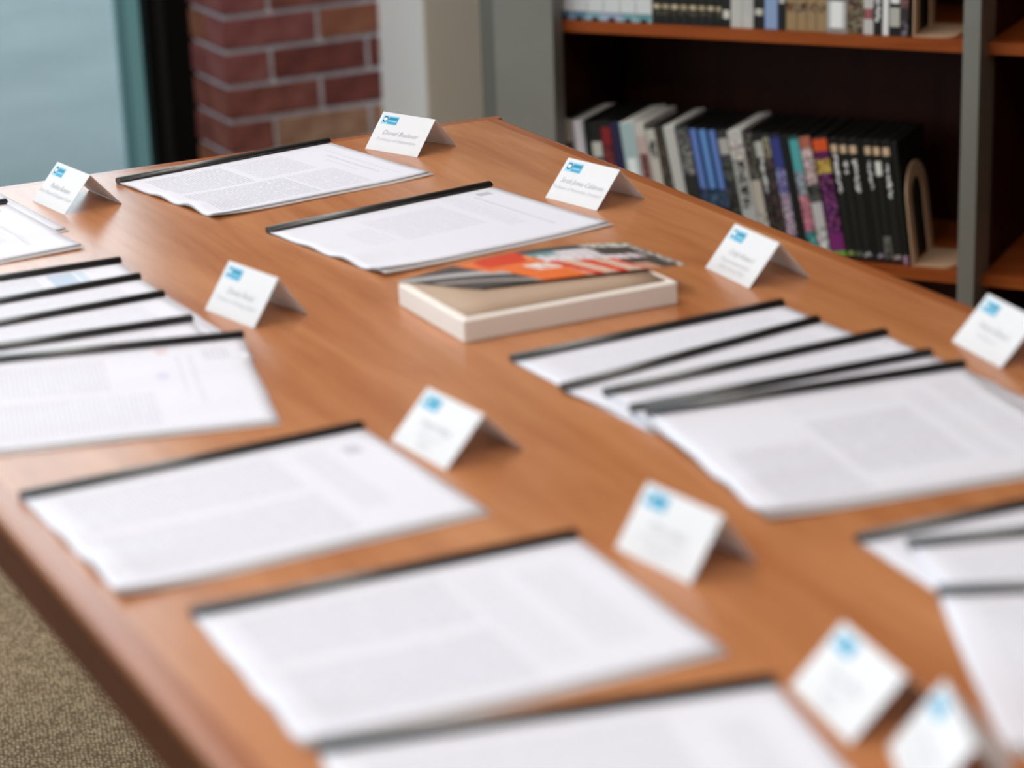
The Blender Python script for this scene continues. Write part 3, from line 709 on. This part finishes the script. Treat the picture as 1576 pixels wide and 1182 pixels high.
GOLD = lambda k: [(.06, K_, ''), (.11, (60, 52, 36), 'm'), (.15, (130, 112, 84) if k % 2 else (150, 134, 104), 's'), (1, (28, 28, 24), '')]
upb = []
ordw = ['first', 'second', 'third', 'fourth', 'fifth', 'sixth', 'seventh', 'eighth']
bl = [(96, 132, 170), (110, 150, 180), (150, 190, 206), (170, 184, 214), (130, 180, 196), (110, 170, 180)]
for k in range(6): upb.append(('case_white', [(.05, bl[k], ''), (.065, tuple(int(q * .8) for q in bl[k]), ''), (1, (226, 228, 232), '')], '%s white and light blue disc case from the left on the upper shelf' % ordw[k], .19, True))
for k in range(8): upb.append(('case_black', GOLD(k), '%s of the black volumes with small gold marks on the upper shelf' % ordw[k], .20, False))
upb += [('case_black', [(.06, K_, ''), (.14, (170, 168, 160), 's'), (1, (30, 28, 26), '')], 'narrow black volume with one white dot on the upper shelf', .19, False),
 ('case_white', [(1, (206, 204, 200), '')], 'left one of two plain white disc cases on the upper shelf', .19, False),
 ('case_white', [(.1, (206, 204, 200), ''), (1, (200, 200, 198), '')], 'right one of two plain white disc cases on the upper shelf', .19, False),
 ('case_black', [(.1, K_, ''), (.15, (150, 148, 136), 's'), (1, (34, 34, 30), '')], 'dark volume left of the light blue one on the upper shelf', .20, False),
 ('case_blue', [(1, (150, 172, 214), '')], 'light blue disc case on the upper shelf', .19, False),
 ('case_black', [(.2, K_, ''), (.26, (150, 150, 140), 's'), (1, (30, 30, 28), '')], 'narrow black volume right of the light blue one', .20, False)]
for k in range(4): upb.append(('case_tan', TAN, '%s of the four tan volumes on the upper shelf' % ordw[k], .21, False))
upb += [('case_white', [(.04, (150, 150, 150), ''), (.24, (206, 206, 206), 's'), (1, (120, 124, 124), '')], 'grey volume with a white label on the upper shelf', .20, False),
 ('case_tan', [(1, (104, 86, 66), 'm')], 'mottled brown volume on the upper shelf', .20, False),
 ('case_white', [(.12, (210, 206, 204), ''), (.2, (110, 40, 44), 's'), (.3, (210, 206, 204), ''), (1, (190, 120, 116), 't')], 'white disc case with red writing on the upper shelf', .19, False),
 ('case_black', [(.10, K_, ''), (.30, (30, 30, 30), 't'), (1, K_, '')], 'black disc case with white marks between two white ones', .19, False),
 ('case_white', [(1, (204, 196, 196), 's')], 'narrow white disc case with pink edge on the upper shelf', .19, False),
 ('case_black', [(.07, K_, ''), (.22, (196, 192, 184), ''), (.25, K_, ''), (.36, (210, 206, 206), 's'), (1, K_, '')], 'black disc case with a cream label and a white disc mark', .19, False),
 ('case_black', [(.12, (80, 72, 80), 'm'), (.22, (52, 44, 46), ''), (1, (120, 76, 74), 'm')], 'dark plum disc case beside the upper bookend', .19, False)]
for i, (sh, bands, lab, h_, nt_) in enumerate(upb):
    case(ups[i], Z1, ups[i + 1] - ups[i] - .0006, h_, .14, 0, sh, bands, lab, 'disc case', 'cases and volumes on the upper shelf', setback=.008, notch=nt_)

def bookend(s, z, label):
    P = Vector((OX, OY, z + .0003)) + DX * s + GX * .012
    t = bpy.data.objects.new('bookend', None); C.objects.link(t); t.location = P; t.rotation_euler = (0, 0, ANG)
    t['label'] = label; t['category'] = 'bookend'
    # upright arch in the y-z plane
    dep, hh, wd, th = .105, .150, .024, .0022
    def arch(r_in):
        pts = []; wdt = dep / 2 - r_in; n_ = 12
        yc = dep / 2; top = hh - r_in
        pts.append((r_in, 0))
        R_ = wdt
        for k in range(n_ + 1):
            an = math.pi - math.pi * k / n_
            pts.append((yc + R_ * math.cos(an), (hh - dep / 2) + R_ * math.sin(an) * 1.0))
        pts.append((dep - r_in, 0)); return pts
    o_, i_ = arch(0), arch(wd)
    n_ = len(o_); V = []
    for x_ in (0, th):
        V += [(x_, a, b_) for a, b_ in o_] + [(x_, a, b_) for a, b_ in i_]
    F = []
    for k in range(n_ - 1):
        F += [(k, k + 1, n_ + k + 1, n_ + k), (2 * n_ + n_ + k, 2 * n_ + n_ + k + 1, 2 * n_ + k + 1, 2 * n_ + k),
              (k + 1, k, 2 * n_ + k, 2 * n_ + k + 1), (n_ + k, n_ + k + 1, 3 * n_ + k + 1, 3 * n_ + k)]
    up_ = meshobj('upright_arch', V, F, M['tan_metal'], t); 
    # lean a little toward the books like the cases do
    bp_ = []; r_ = .022; Lx = .062
    for cx_, cy_, a0 in ((Lx - r_, r_, -90), (Lx - r_, dep - r_, 0)):
        for k in range(7):
            an = R(a0 + 90 * k / 6); bp_.append((cx_ + r_ * math.cos(an), cy_ + r_ * math.sin(an)))
    pts = [(0, 0)] + bp_ + [(0, dep)]
    prism('base_plate', M['tan_metal'], pts, 0, .0016, t, axis='z')
    return t
be = bookend(.5760, Z2, 'tan metal bookend on the lower shelf beside the black cases')
for o in be.children:
    if o.name.startswith('upright'): o.rotation_euler = (0, R(-7), 0); o.location.z = .0005
bookend(.5700, Z1, 'tan metal bookend on the upper shelf, cut by the top of the photo')
